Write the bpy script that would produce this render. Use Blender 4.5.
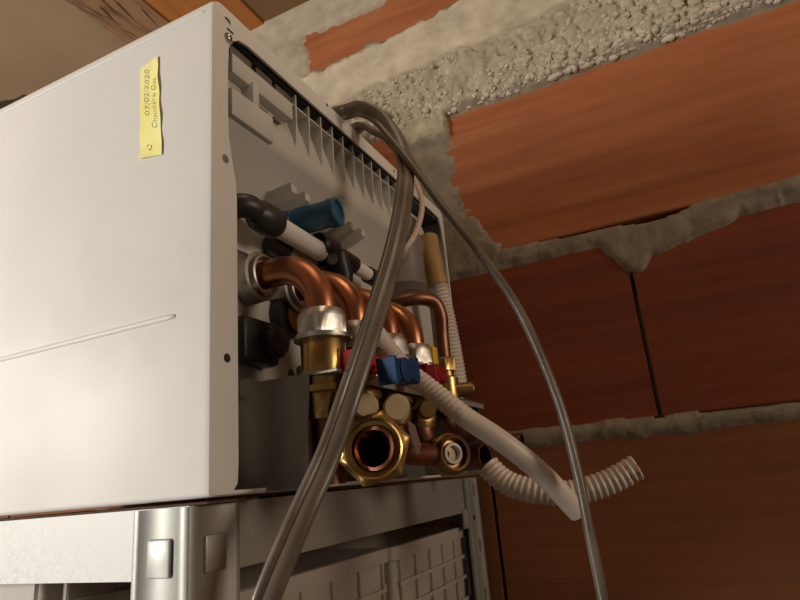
import bpy, bmesh, math, random
import numpy as np
from mathutils import Vector, Matrix
random.seed(7); rng = np.random.default_rng(11)
scene = bpy.context.scene
COL = scene.collection
for o_ in list(bpy.data.objects): bpy.data.objects.remove(o_)

# ------------------------------------------------------------------ camera
# local frame: origin at the lens, X along the brick wall, Y into it, Z up; the lens is ZC above the floor
ZC = 1.60
CAM = np.array([[0.89726853, -0.19811176, -0.39453885],
                [0.43340275, 0.22505052, 0.87264788],
                [-0.08409063, -0.95399371, 0.28779293]])
cd = bpy.data.cameras.new('camera'); cam = bpy.data.objects.new('camera', cd); COL.objects.link(cam)
cd.sensor_width = 36; cd.lens = 27.0; cd.clip_start = 0.01
rt, up, bk = CAM[:, 0], -CAM[:, 1], -CAM[:, 2]
cam.matrix_world = Matrix(((rt[0], up[0], bk[0], 0), (rt[1], up[1], bk[1], 0), (rt[2], up[2], bk[2], ZC), (0, 0, 0, 1)))
scene.camera = cam
def ray(px, py):
    return CAM @ np.array([px - 400., py - 300., 600.])
def on(px, py, ax, v):            # pixel -> point on the plane axis = v
    d = ray(px, py); d = d * (v / d[ax]); return Vector(d)
def dist(px, py, r):              # pixel -> point at range r
    d = ray(px, py); return Vector(d / np.linalg.norm(d) * r)

# ------------------------------------------------------------------ world, lights, exposure
wd = bpy.data.worlds.new('world'); scene.world = wd; wd.use_nodes = True
wd.node_tree.nodes['Background'].inputs[0].default_value = (1.0, 0.84, 0.66, 1)
wd.node_tree.nodes['Background'].inputs[1].default_value = 0.10
def area(name, loc, target, size, power, col):
    l = bpy.data.lights.new(name, 'AREA'); l.shape = 'DISK'; l.size = size; l.energy = power; l.color = col
    o = bpy.data.objects.new(name, l); COL.objects.link(o)
    p = Vector(loc) + Vector((0, 0, ZC)); t = Vector(target) + Vector((0, 0, ZC))
    o.location = p; o.rotation_euler = (t - p).to_track_quat('-Z', 'Y').to_euler()
    return o
area('doorway_light', (-1.35, -0.80, 0.17), (-0.45, 0.6, 0.35), 0.42, 20.5, (1.0, 0.95, 0.87))
area('doorway_low_light', (-1.30, -0.85, -0.70), (-0.5, 0.3, -0.05), 0.5, 9.0, (1.0, 0.96, 0.90))
area('right_fill_light', (1.50, 0.36, 0.40), (-0.26, 0.45, 0.20), 0.55, 8.0, (1.0, 0.83, 0.64))  # unseen fill lamp, added to brighten the faces turned to the right
bl = bpy.data.lights.new('ceiling_bulb', 'POINT'); bl.energy = 1.8; bl.color = (1.0, 0.80, 0.56); bl.shadow_soft_size = 0.13
bo = bpy.data.objects.new('ceiling_bulb', bl); COL.objects.link(bo); bo.location = (-0.08, 0.24, ZC + 0.73)
vs = scene.view_settings
vs.view_transform = 'Standard'; vs.look = 'None'; vs.gamma = 1; vs.use_curve_mapping = False
vs.exposure = 0.0

# ------------------------------------------------------------------ materials
def mat(name, col, rough=0.5, metal=0.0, col2=None, scale=20, stretch=(1, 1, 1), contrast=(0.35, 0.65), bump=0.0, bscale=None,
        detail=6, trans=0.0, alpha=1.0, spangle=None, coat=0.0, rough2=None, col3=None, scale3=5, con3=(0.5, 0.7), spec=None):
    m = bpy.data.materials.new(name); m.use_nodes = True
    nt = m.node_tree; N = nt.nodes; L = nt.links; b = N['Principled BSDF']
    b.inputs['Base Color'].default_value = (*col, 1); b.inputs['Roughness'].default_value = rough
    b.inputs['Metallic'].default_value = metal
    if spec is not None: b.inputs['Specular IOR Level'].default_value = spec
    if trans: b.inputs['Transmission Weight'].default_value = trans
    if alpha < 1: b.inputs['Alpha'].default_value = alpha
    if coat: b.inputs['Coat Weight'].default_value = coat
    tc = N.new('ShaderNodeTexCoord'); mp = N.new('ShaderNodeMapping'); L.new(tc.outputs['Object'], mp.inputs[0])
    oi = N.new('ShaderNodeObjectInfo'); cb = N.new('ShaderNodeCombineXYZ')
    mu = N.new('ShaderNodeMath'); mu.operation = 'MULTIPLY'; mu.inputs[1].default_value = 37.0
    L.new(oi.outputs['Random'], mu.inputs[0])
    for i in range(3): L.new(mu.outputs[0], cb.inputs[i])
    L.new(cb.outputs[0], mp.inputs['Location']); mp.inputs['Scale'].default_value = stretch
    def noise(sc, det=detail):
        n = N.new('ShaderNodeTexNoise'); n.inputs['Scale'].default_value = sc; n.inputs['Detail'].default_value = det
        L.new(mp.outputs[0], n.inputs['Vector']); return n
    def ramp(src, a, c):
        r = N.new('ShaderNodeMapRange'); r.inputs[1].default_value = a; r.inputs[2].default_value = c
        L.new(src, r.inputs[0]); return r.outputs[0]
    cur = None
    if col2 is not None:
        if spangle:
            v = N.new('ShaderNodeTexVoronoi'); v.inputs['Scale'].default_value = spangle; L.new(mp.outputs[0], v.inputs['Vector'])
            sp = N.new('ShaderNodeSeparateColor'); L.new(v.outputs['Color'], sp.inputs[0]); f = sp.outputs[0]
        else:
            f = ramp(noise(scale).outputs[0], *contrast)
        mx = N.new('ShaderNodeMix'); mx.data_type = 'RGBA'; L.new(f, mx.inputs[0])
        mx.inputs[6].default_value = (*col, 1); mx.inputs[7].default_value = (*col2, 1)
        cur = mx.outputs[2]
        if rough2 is not None:
            rr = N.new('ShaderNodeMapRange'); rr.inputs[3].default_value = rough; rr.inputs[4].default_value = rough2
            L.new(f, rr.inputs[0]); L.new(rr.outputs[0], b.inputs['Roughness'])
    if col3 is not None:
        f3 = ramp(noise(scale3).outputs[0], *con3)
        m3 = N.new('ShaderNodeMix'); m3.data_type = 'RGBA'; L.new(f3, m3.inputs[0])
        if cur is not None: L.new(cur, m3.inputs[6])
        else: m3.inputs[6].default_value = (*col, 1)
        m3.inputs[7].default_value = (*col3, 1); cur = m3.outputs[2]
    if cur is not None: L.new(cur, b.inputs['Base Color'])
    if bump:
        bp = N.new('ShaderNodeBump'); bp.inputs['Strength'].default_value = bump; bp.inputs['Distance'].default_value = 0.004
        L.new(noise(bscale or scale, 8).outputs[0], bp.inputs['Height']); L.new(bp.outputs[0], b.inputs['Normal'])
    return m

M = {}
M['enamel'] = mat('enamel', (0.72, 0.70, 0.66), 0.48, col2=(0.66, 0.64, 0.60), scale=6, contrast=(0.4, 0.7), col3=(0.60, 0.57, 0.52), scale3=3, con3=(0.62, 0.8), rough2=0.58)
M['tray'] = mat('tray_plastic', (0.56, 0.545, 0.50), 0.5, col2=(0.51, 0.49, 0.45), scale=12)
M['baseplate'] = mat('base_plate_paint', (0.60, 0.58, 0.53), 0.45, col2=(0.54, 0.51, 0.46), scale=10)
M['foam'] = mat('dark_foam', (0.05, 0.055, 0.055), 0.8, col2=(0.09, 0.09, 0.09), scale=60, bump=0.3)
M['copper'] = mat('copper', (0.62, 0.27, 0.14), 0.27, 1.0, col2=(0.42, 0.17, 0.085), scale=45, contrast=(0.3, 0.75), rough2=0.42)
M['copper_old'] = mat('copper_tarnished', (0.30, 0.14, 0.085), 0.42, 1.0, col2=(0.17, 0.08, 0.055), scale=60)
M['brass'] = mat('brass', (0.58, 0.39, 0.15), 0.26, 1.0, col2=(0.44, 0.28, 0.10), scale=70, rough2=0.4)
M['brass_old'] = mat('brass_tarnished', (0.40, 0.27, 0.12), 0.38, 1.0, col2=(0.27, 0.18, 0.085), scale=60, rough2=0.5)
M['brass_cap_lit'] = mat('brass_cap_lit', (0.78, 0.64, 0.42), 0.5, 0.3, col2=(0.66, 0.52, 0.32), scale=60)  # paler than the other brass: front light put into the colour
M['steelnut'] = mat('nickel_nut', (0.58, 0.56, 0.52), 0.32, 1.0, col2=(0.42, 0.40, 0.37), scale=80, rough2=0.5)
M['galv'] = mat('galvanised', (0.38, 0.376, 0.364), 0.55, 0.5, col2=(0.53, 0.525, 0.51), spangle=420, rough2=0.65, col3=(0.45, 0.40, 0.34), scale3=9, con3=(0.6, 0.75))
M['galv_plain'] = mat('zinc_sheet', (0.42, 0.42, 0.39), 0.45, 0.55, col2=(0.34, 0.34, 0.315), scale=14, rough2=0.5, bump=0.03, bscale=90)
M['bracket'] = mat('bracket_zinc', (0.30, 0.285, 0.26), 0.40, 0.75, col2=(0.22, 0.205, 0.19), scale=18, rough2=0.5)
M['screw'] = mat('screw_zinc', (0.5, 0.5, 0.48), 0.3, 1.0)
M['black'] = mat('black_rubber', (0.018, 0.017, 0.017), 0.42, col2=(0.03, 0.028, 0.027), scale=40)
M['white_tube'] = mat('white_tube', (0.78, 0.75, 0.70), 0.4)
M['grey_tube'] = mat('grey_tube', (0.40, 0.34, 0.29), 0.45)
M['blue'] = mat('blue_cap', (0.010, 0.085, 0.17), 0.4, col2=(0.014, 0.10, 0.20), scale=30)
M['blue_handle'] = mat('blue_handle', (0.008, 0.042, 0.14), 0.5, spec=0.3)
M['red'] = mat('red_handle', (0.50, 0.014, 0.016), 0.5, spec=0.3)
M['darkred'] = mat('crimson_handle', (0.26, 0.010, 0.018), 0.38)
M['yellow'] = mat('yellow_tag', (0.75, 0.50, 0.03), 0.45)
M['trap'] = mat('trap_plastic', (0.15, 0.13, 0.11), 0.5, col2=(0.21, 0.185, 0.16), scale=25)
M['ochre'] = mat('ochre_rubber', (0.42, 0.25, 0.085), 0.5, col2=(0.34, 0.20, 0.07), scale=40)
M['hose'] = mat('hose_white', (0.72, 0.62, 0.54), 0.42, col2=(0.64, 0.54, 0.46), scale=30)
M['hose_rust'] = mat('hose_white_stained', (0.70, 0.60, 0.52), 0.42, col2=(0.63, 0.53, 0.45), scale=30, col3=(0.45, 0.18, 0.04), scale3=38, con3=(0.64, 0.72))
M['rust'] = mat('rust_stain', (0.50, 0.24, 0.07), 0.6, col2=(0.36, 0.15, 0.04), scale=80)
M['cable'] = mat('grey_cable', (0.115, 0.088, 0.066), 0.34, col2=(0.175, 0.14, 0.112), scale=30, coat=0.1)
M['lead'] = mat('pale_lead', (0.62, 0.46, 0.36), 0.45)
M['tape'] = mat('yellow_tape', (0.92, 0.86, 0.36), 0.5, col2=(0.88, 0.80, 0.26), scale=30)
M['ink'] = mat('ink', (0.16, 0.15, 0.12), 0.6)
M['bag'] = mat('black_film', (0.02, 0.02, 0.02), 0.22, col2=(0.05, 0.05, 0.05), scale=25, bump=0.5)
M['bin'] = mat('translucent_plastic', (0.72, 0.65, 0.57), 0.45, trans=0.5, col2=(0.66, 0.59, 0.51), scale=8)
M['board'] = mat('shelf_board', (0.22, 0.13, 0.075), 0.75, col2=(0.16, 0.09, 0.05), scale=40, stretch=(1, 6, 1))
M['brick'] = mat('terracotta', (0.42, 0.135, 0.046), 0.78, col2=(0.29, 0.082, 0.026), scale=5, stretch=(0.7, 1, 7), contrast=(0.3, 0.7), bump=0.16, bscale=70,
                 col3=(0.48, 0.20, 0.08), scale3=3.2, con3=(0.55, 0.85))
M['brick_brown_shaded'] = mat('terracotta_brown_shaded', (0.25, 0.085, 0.028), 0.8, col2=(0.19, 0.060, 0.020), scale=4, stretch=(0.7, 1, 6), contrast=(0.3, 0.7), bump=0.10, bscale=60)  # browner brick, its colour also darkened for the shaded lower wall
M['brick_deep_shaded'] = mat('terracotta_deep_red_shaded', (0.22, 0.044, 0.012), 0.8, col2=(0.155, 0.028, 0.008), scale=4, stretch=(0.7, 1, 6), contrast=(0.3, 0.7), bump=0.10, bscale=60,
                 col3=(0.28, 0.075, 0.025), scale3=3.2, con3=(0.6, 0.9))  # redder brick, with shade of the lower wall put into its colour
M['chip'] = mat('chipped_timber', (0.30, 0.165, 0.085), 0.8, col2=(0.11, 0.055, 0.03), scale=9, stretch=(5, 0.9, 1), contrast=(0.50, 0.68), bump=0.6, bscale=26,
                col3=(0.50, 0.32, 0.18), scale3=7, con3=(0.58, 0.75))
M['orangewood'] = mat('orange_timber', (0.42, 0.155, 0.03), 0.6, col2=(0.34, 0.12, 0.025), scale=5, stretch=(9, 0.6, 1), bump=0.06)
M['ceilpanel'] = mat('ceiling_panel', (0.36, 0.25, 0.155), 0.75, col2=(0.27, 0.175, 0.105), scale=4, stretch=(1.2, 1, 1), bump=0.08, bscale=60, contrast=(0.3, 0.8))
M['ceildark'] = mat('ceiling_panel_dark', (0.22, 0.12, 0.05), 0.75, col2=(0.17, 0.09, 0.04), scale=4, bump=0.05, bscale=60)
M['dark_gap'] = mat('dark_gap', (0.07, 0.045, 0.03), 0.9, col2=(0.12, 0.06, 0.03), scale=60)  # dark brown painting the shade under the boiler; worm galleries share it
M['floor'] = mat('screed', (0.16, 0.14, 0.12), 0.85, col2=(0.12, 0.10, 0.085), scale=5, bump=0.1, bscale=50)
M['plaster'] = mat('rough_plaster', (0.28, 0.23, 0.18), 0.9, col2=(0.22, 0.18, 0.14), scale=4, bump=0.2, bscale=40)
M['limewash'] = mat('grey_render', (0.42, 0.40, 0.36), 0.9, col2=(0.36, 0.34, 0.30), scale=4, bump=0.2, bscale=40)
M['pebble'] = mat('pebble', (0.44, 0.375, 0.285), 0.85, col2=(0.64, 0.56, 0.44), scale=40, contrast=(0.3, 0.7))
def mortar_material():
    m = bpy.data.materials.new('mortar'); m.use_nodes = True; nt = m.node_tree; N = nt.nodes; L = nt.links; b = N['Principled BSDF']
    b.inputs['Roughness'].default_value = 0.92
    at = N.new('ShaderNodeAttribute'); at.attribute_name = 'lime'
    tc = N.new('ShaderNodeTexCoord'); n = N.new('ShaderNodeTexNoise'); n.inputs['Scale'].default_value = 35; n.inputs['Detail'].default_value = 8
    L.new(tc.outputs['Object'], n.inputs['Vector'])
    mr = N.new('ShaderNodeMapRange'); mr.inputs[1].default_value = 0.3; mr.inputs[2].default_value = 0.7; L.new(n.outputs[0], mr.inputs[0])
    a = N.new('ShaderNodeMix'); a.data_type = 'RGBA'; a.inputs[6].default_value = (0.19, 0.158, 0.112, 1); a.inputs[7].default_value = (0.32, 0.27, 0.20, 1); L.new(mr.outputs[0], a.inputs[0])
    c = N.new('ShaderNodeMix'); c.data_type = 'RGBA'; c.inputs[6].default_value = (0.58, 0.50, 0.36, 1); c.inputs[7].default_value = (0.72, 0.64, 0.48, 1); L.new(mr.outputs[0], c.inputs[0])
    x = N.new('ShaderNodeMix'); x.data_type = 'RGBA'; L.new(at.outputs['Fac'], x.inputs[0]); L.new(a.outputs[2], x.inputs[6]); L.new(c.outputs[2], x.inputs[7])
    L.new(x.outputs[2], b.inputs['Base Color'])
    bp = N.new('ShaderNodeBump'); bp.inputs['Strength'].default_value = 0.35; bp.inputs['Distance'].default_value = 0.003
    n2 = N.new('ShaderNodeTexNoise'); n2.inputs['Scale'].default_value = 160; n2.inputs['Detail'].default_value = 6; L.new(tc.outputs['Object'], n2.inputs['Vector'])
    L.new(n2.outputs[0], bp.inputs['Height']); L.new(bp.outputs[0], b.inputs['Normal'])
    return m
M['mortar'] = mortar_material()

# ------------------------------------------------------------------ object helpers
ABS = {}
def link(o, absloc, parent=None):
    COL.objects.link(o); absloc = Vector(absloc); ABS[o.name] = absloc
    if parent is not None:
        o.parent = parent; o.location = absloc - ABS[parent.name]
    else:
        o.location = absloc + Vector((0, 0, ZC))
    return o
def tag(o, label=None, cat=None, group=None, kind=None):
    if label: o['label'] = label
    if cat: o['category'] = cat
    if group: o['group'] = group
    if kind: o['kind'] = kind
    return o
def thing(name, loc, label, cat, group=None):
    o = bpy.data.objects.new(name, None); o.empty_display_size = 0.05
    link(o, loc); return tag(o, label, cat, group)
def finish(bm, name, smooth=True, angle=35):
    bmesh.ops.recalc_face_normals(bm, faces=bm.faces)
    me = bpy.data.meshes.new(name)
    lo = [min(v.co[i] for v in bm.verts) for i in range(3)]; hi = [max(v.co[i] for v in bm.verts) for i in range(3)]
    org = Vector(((lo[0] + hi[0]) / 2, (lo[1] + hi[1]) / 2, lo[2]))
    bmesh.ops.translate(bm, verts=bm.verts, vec=-org)
    if smooth:
        th = math.radians(angle)
        for f in bm.faces: f.smooth = True
        for e in bm.edges:
            if len(e.link_faces) == 2 and e.calc_face_angle(0) > th: e.smooth = False
    bm.to_mesh(me); bm.free(); return me, org
def obj(name, bm, material, parent=None, label=None, smooth=True, angle=35):
    me, org = finish(bm, name, smooth, angle)
    me.materials.append(M[material] if isinstance(material, str) else material)
    o = bpy.data.objects.new(name, me); link(o, org, parent)
    if label: o['label'] = label
    return o
def B(): return bmesh.new()
def box(bm, lo, hi, bev=0.0):
    vs = [bm.verts.new((x, y, z)) for x in (lo[0], hi[0]) for y in (lo[1], hi[1]) for z in (lo[2], hi[2])]
    idx = [(0, 1, 3, 2), (4, 6, 7, 5), (0, 4, 5, 1), (2, 3, 7, 6), (0, 2, 6, 4), (1, 5, 7, 3)]
    fs = [bm.faces.new([vs[i] for i in q]) for q in idx]
    if bev:
        es = {e for f in fs for e in f.edges}
        bmesh.ops.bevel(bm, geom=list(es), offset=bev, segments=2, profile=0.5, affect='EDGES')
    return bm
def catmull(pts, n):
    P = [Vector(p) for p in pts]; P = [P[0] * 2 - P[1]] + P + [P[-1] * 2 - P[-2]]
    out = []
    for i in range(1, len(P) - 2):
        p0, p1, p2, p3 = P[i - 1:i + 3]
        for k in range(n):
            t = k / n
            out.append(0.5 * ((2 * p1) + (p2 - p0) * t + (2 * p0 - 5 * p1 + 4 * p2 - p3) * t * t + (3 * p1 - p0 - 3 * p2 + p3) * t ** 3))
    out.append(P[-2]); return out
def resample(path, step):
    out = [path[0].copy()]; acc = 0
    for a, b in zip(path[:-1], path[1:]):
        seg = (b - a).length; d = (b - a) / max(seg, 1e-9); pos = 0
        while acc + (seg - pos) >= step:
            pos += step - acc; out.append(a + d * pos); acc = 0
        acc += seg - pos
    if (out[-1] - path[-1]).length > step * 0.3: out.append(path[-1].copy())
    return out
def frames(path, ref=None):
    T = []
    for i in range(len(path)):
        T.append((path[min(i + 1, len(path) - 1)] - path[max(i - 1, 0)]).normalized())
    r = Vector(ref) if ref is not None else (Vector((0, 0, 1)) if abs(T[0].z) < 0.9 else Vector((1, 0, 0)))
    u = (r - T[0] * r.dot(T[0])).normalized(); out = []
    for t in T:
        u = (u - t * u.dot(t)).normalized(); out.append((t, u, t.cross(u)))
    return out
def sweep(bm, path, prof, closed_caps=True, scales=None, ref=None, wide=None):
    """prof: list of (a,b) closed profile; wide: list of reference vectors for the a axis"""
    F = frames(path, ref); rings = []
    for i, p in enumerate(path):
        t, u, v = F[i]
        if wide is not None:
            w_ = wide[i]; u = (w_ - t * w_.dot(t)).normalized(); v = t.cross(u)
        s = scales[i] if scales is not None else 1
        rings.append([bm.verts.new(p + u * (a * s) + v * (b * s)) for a, b in prof])
    n = len(prof)
    for r0, r1 in zip(rings[:-1], rings[1:]):
        for k in range(n): bm.faces.new((r0[k], r0[(k + 1) % n], r1[(k + 1) % n], r1[k]))
    if closed_caps:
        bm.faces.new(rings[0][::-1]); bm.faces.new(rings[-1])
    return rings
def circ(r, n=20): return [(r * math.cos(2 * math.pi * k / n), r * math.sin(2 * math.pi * k / n)) for k in range(n)]
def tube(bm, path, r, n=20, caps=True, scales=None): return sweep(bm, path, circ(r, n), caps, scales)
def hollow(bm, path, r, ri, n=20, deep=0.02, end=-1):
    """tube whose last end is open: the bore goes in by deep"""
    rings = sweep(bm, path, circ(r, n), False); bm.faces.new(rings[0][::-1])
    F = frames(path); last = rings[-1]; q = len(path) - 1; gone = 0.0
    while q >= 1 and gone < deep:
        t, u, v = F[q]; ring = [bm.verts.new(path[q] + u * a + v * b) for a, b in circ(ri, n)]
        for k in range(n): bm.faces.new((last[k], last[(k + 1) % n], ring[(k + 1) % n], ring[k]))
        last = ring; gone += (path[q] - path[q - 1]).length; q -= 1
    bm.faces.new(last)
def lathe(bm, base, axis, prof, n=24, ref=None, hexa=()):
    """prof: (distance along axis, radius) ; a radius of 0 closes. indices in hexa are drawn as hexagons"""
    ax = Vector(axis).normalized(); r = Vector(ref) if ref is not None else (Vector((0, 0, 1)) if abs(ax.z) < 0.9 else Vector((1, 0, 0)))
    u = (r - ax * r.dot(ax)).normalized(); v = ax.cross(u); base = Vector(base); rings = []
    for i, (d, rad) in enumerate(prof):
        if rad <= 0: rings.append([bm.verts.new(base + ax * d)]); continue
        ring = []
        for k in range(n):
            a = 2 * math.pi * k / n; rr = rad
            if i in hexa:
                q = (a + math.pi / 6) % (math.pi / 3) - math.pi / 6; rr = rad * math.cos(math.pi / 6) / math.cos(q)
                q2 = a % (math.pi / 3) - math.pi / 6; rr = rad * math.cos(math.pi / 6) / math.cos(q2)
            ring.append(bm.verts.new(base + ax * d + u * (rr * math.cos(a)) + v * (rr * math.sin(a))))
        rings.append(ring)
    for r0, r1 in zip(rings[:-1], rings[1:]):
        for k in range(n):
            j = (k + 1) % n
            if len(r0) == 1 and len(r1) == 1: break
            if len(r0) == 1: bm.faces.new((r0[0], r1[j], r1[k]))
            elif len(r1) == 1: bm.faces.new((r0[k], r0[j], r1[0]))
            else: bm.faces.new((r0[k], r0[j], r1[j], r1[k]))
    return bm
def prism(bm, poly, origin, ua, va, na, depth):
    """extrude polygon (a,b) in plane (ua,va) by depth along na"""
    o_, ua, va, na = Vector(origin), Vector(ua), Vector(va), Vector(na)
    a = [bm.verts.new(o_ + ua * p + va * q) for p, q in poly]; b = [bm.verts.new(v.co + na * depth) for v in a]
    n = len(poly); bm.faces.new(a); bm.faces.new(b[::-1])
    for k in range(n): bm.faces.new((a[k], b[k], b[(k + 1) % n], a[(k + 1) % n]))
    return bm
def corrugate(path_pts, r, pitch, amp, bm, n=18, caps=True, smooth_from=None):
    P = resample(catmull(path_pts, 40), pitch / 6); sc = []
    for i in range(len(P)):
        f = 1.0
        if smooth_from is not None and i / len(P) > smooth_from: f = 0.0
        sc.append(1 + (amp / r) * f * math.cos(2 * math.pi * i / 6))
    return P, tube(bm, P, r, n, caps, sc)
def vnoise(x, z, s, seed):
    g = np.random.default_rng(seed).random((256, 256)); u = x / s + 1000.3; w_ = z / s + 1000.7
    i = np.floor(u).astype(int); j = np.floor(w_).astype(int); a = u - i; b = w_ - j
    a = a * a * (3 - 2 * a); b = b * b * (3 - 2 * b); i0, i1, j0, j1 = i % 256, (i + 1) % 256, j % 256, (j + 1) % 256
    return (g[i0, j0] * (1 - a) + g[i1, j0] * a) * (1 - b) + (g[i0, j1] * (1 - a) + g[i1, j1] * a) * b
def fbm(x, z, s, seed, o=4):
    t = 0; amp = 1; tot = 0
    for k in range(o): t = t + amp * (vnoise(x, z, s / 2 ** k, seed + k) - 0.5); tot += amp; amp *= 0.55
    return t / tot * 2

# ------------------------------------------------------------------ the setting
W = 0.80            # brick face of the wall
CE = 0.884          # underside of the ceiling
bm = B(); box(bm, (-3, -2.6, -ZC - 0.1), (2.2, W + 0.15, -ZC)); floor = tag(obj('floor', bm, 'floor', smooth=False), kind='structure')
bm = B(); box(bm, (-3, W + 0.035, -ZC), (2.2, W + 0.15, CE + 0.06)); wall = tag(obj('wall_back', bm, 'plaster', smooth=False), kind='structure')
bm = B(); box(bm, (-3.1, -2.6, -ZC), (-3, W + 0.15, CE + 0.06)); tag(obj('wall_left', bm, 'plaster', smooth=False), kind='structure')
bm = B(); box(bm, (1.7, -2.6, -ZC), (1.8, W + 0.034, CE + 0.03)); tag(obj('bounce_wall_right', bm, 'limewash', smooth=False), kind='structure')  # unseen wall, added so the metal reflects grey and light bounces back
bm = B(); box(bm, (-3, -2.6, CE + 0.03), (2.2, W + 0.034, CE + 0.08)); ceil = tag(obj('ceiling', bm, 'ceildark', smooth=False), kind='structure')
def plank(name, x0, x1, z0, material, label, rag=0.0, y0=-2.6):
    bm = B(); n = 60; y1 = W + 0.03
    ya = [y0 + (y1 - y0) * (k / n) ** 0.45 for k in range(n + 1)]
    L_ = [bm.verts.new((x0 + (random.random() - 0.5) * rag, y, z0 + random.random() * rag * 0.3)) for y in ya]
    R_ = [bm.verts.new((x1 + (random.random() - 0.5) * rag * 0.6, y, z0 + random.random() * rag * 0.2)) for y in ya]
    LT = [bm.verts.new((x0, y, CE + 0.031)) for y in ya]; RT = [bm.verts.new((x1, y, CE + 0.031)) for y in ya]
    for k in range(n):
        bm.faces.new((L_[k], R_[k], R_[k + 1], L_[k + 1])); bm.faces.new((L_[k], L_[k + 1], LT[k + 1], LT[k])); bm.faces.new((R_[k + 1], R_[k], RT[k], RT[k + 1]))
    bm.faces.new((L_[0], LT[0], RT[0], R_[0])); bm.faces.new((L_[-1], R_[-1], RT[-1], LT[-1]))
    return obj(name, bm, material, ceil, label, smooth=False)
plank('panel', -2.2, -0.868, CE + 0.003, 'ceilpanel', 'dull brown ceiling panel')
plank('beam', -0.862, -0.752, CE - 0.004, 'chip', 'worm-eaten brown timber with chipped edge', rag=0.006)
plank('board', -0.751, -0.603, CE + 0.001, 'orangewood', 'orange stained board')
plank('panel', -0.602, 1.2, CE + 0.006, 'ceildark', 'dark brown ceiling panel')
bm = B()
for k in range(9):     # splinters and worm galleries along the chipped beam
    y = 0.42 + 0.04 * k + random.random() * 0.02; x = -0.853 + random.random() * 0.03
    lathe(bm, (x, y, CE - 0.004), (0.25, 1, 0.02), [(0, 0), (0.004, 0.0022), (0.02, 0.003), (0.034, 0)], 6)
obj('splinter', bm, 'chip', ceil)['kind'] = 'stuff'
bm = B()
for x, y, l in ((-0.80, 0.55, 0.06), (-0.79, 0.60, 0.05), (-0.765, 0.64, 0.04), (-0.825, 0.60, 0.03)):
    lathe(bm, (x, y, CE - 0.0030), (-0.18, 1, 0), [(0, 0), (l * 0.3, 0.0022), (l * 0.8, 0.0018), (l * 1.5, 0)], 6)
obj('worm_gallery', bm, 'dark_gap', ceil)['kind'] = 'stuff'

# bricks: ridged hollow terracotta blocks
def brick_mesh(length, h, seed, groove=0.0014, material='brick'):
    bm = B(); r = random.Random(seed); prof = []
    nr = max(3, int(h / 0.022)); zz = 0.0
    prof.append((0.03, 0.0)); prof.append((0.0015, 0.0)); prof.append((0.0, 0.0015))
    for k in range(nr):
        a = h * (k + 0.5) / nr; w_ = h / nr
        prof += [(0.0, a - w_ * 0.36), (groove * 0.25, a - w_ * 0.22), (groove + 0.0003, a), (groove * 0.25, a + w_ * 0.22)]
    prof += [(0.0, h - 0.0015), (0.0015, h), (0.03, h)]
    nx = 10; rows = []
    for i in range(nx + 1):
        x = length * i / nx
        rows.append([bm.verts.new((x, y + (r.random() - 0.5) * 0.0006, z)) for y, z in prof])
    for a, b in zip(rows[:-1], rows[1:]):
        for k in range(len(prof) - 1): bm.faces.new((a[k], a[k + 1], b[k + 1], b[k]))
    bm.faces.new(rows[0]); bm.faces.new(rows[-1][::-1])
    bmesh.ops.recalc_face_normals(bm, faces=bm.faces)
    for f in bm.faces: f.smooth = True
    for e in bm.edges:
        if len(e.link_faces) == 2 and e.calc_face_angle(0) > 0.6: e.smooth = False
    me = bpy.data.meshes.new('brick'); bm.to_mesh(me); bm.free(); me.materials.append(M[material]); return me
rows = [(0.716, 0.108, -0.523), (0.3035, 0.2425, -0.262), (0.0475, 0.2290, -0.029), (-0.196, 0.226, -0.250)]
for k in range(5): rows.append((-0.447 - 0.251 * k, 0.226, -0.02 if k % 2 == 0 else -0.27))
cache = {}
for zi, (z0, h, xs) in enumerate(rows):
    key = zi; cache[key] = brick_mesh(0.4950, h, zi) if zi < 2 else brick_mesh(0.4950, h, zi, 0.0003, 'brick_deep_shaded' if zi == 2 else 'brick_brown_shaded')  # lower courses take the darker bricks that carry the wall's shade
    for k in range(-4, 4):
        x0 = xs + 0.5 * k
        if zi == 1 and k < 0: x0 -= 0.068
        if zi == 0 and k < 0: continue
        if x0 < -2.4 or x0 > 1.6: continue
        o = bpy.data.objects.new('brick', cache[key]); link(o, (x0, W + (random.random() - 0.5) * 0.0015, z0), wall)
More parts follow.
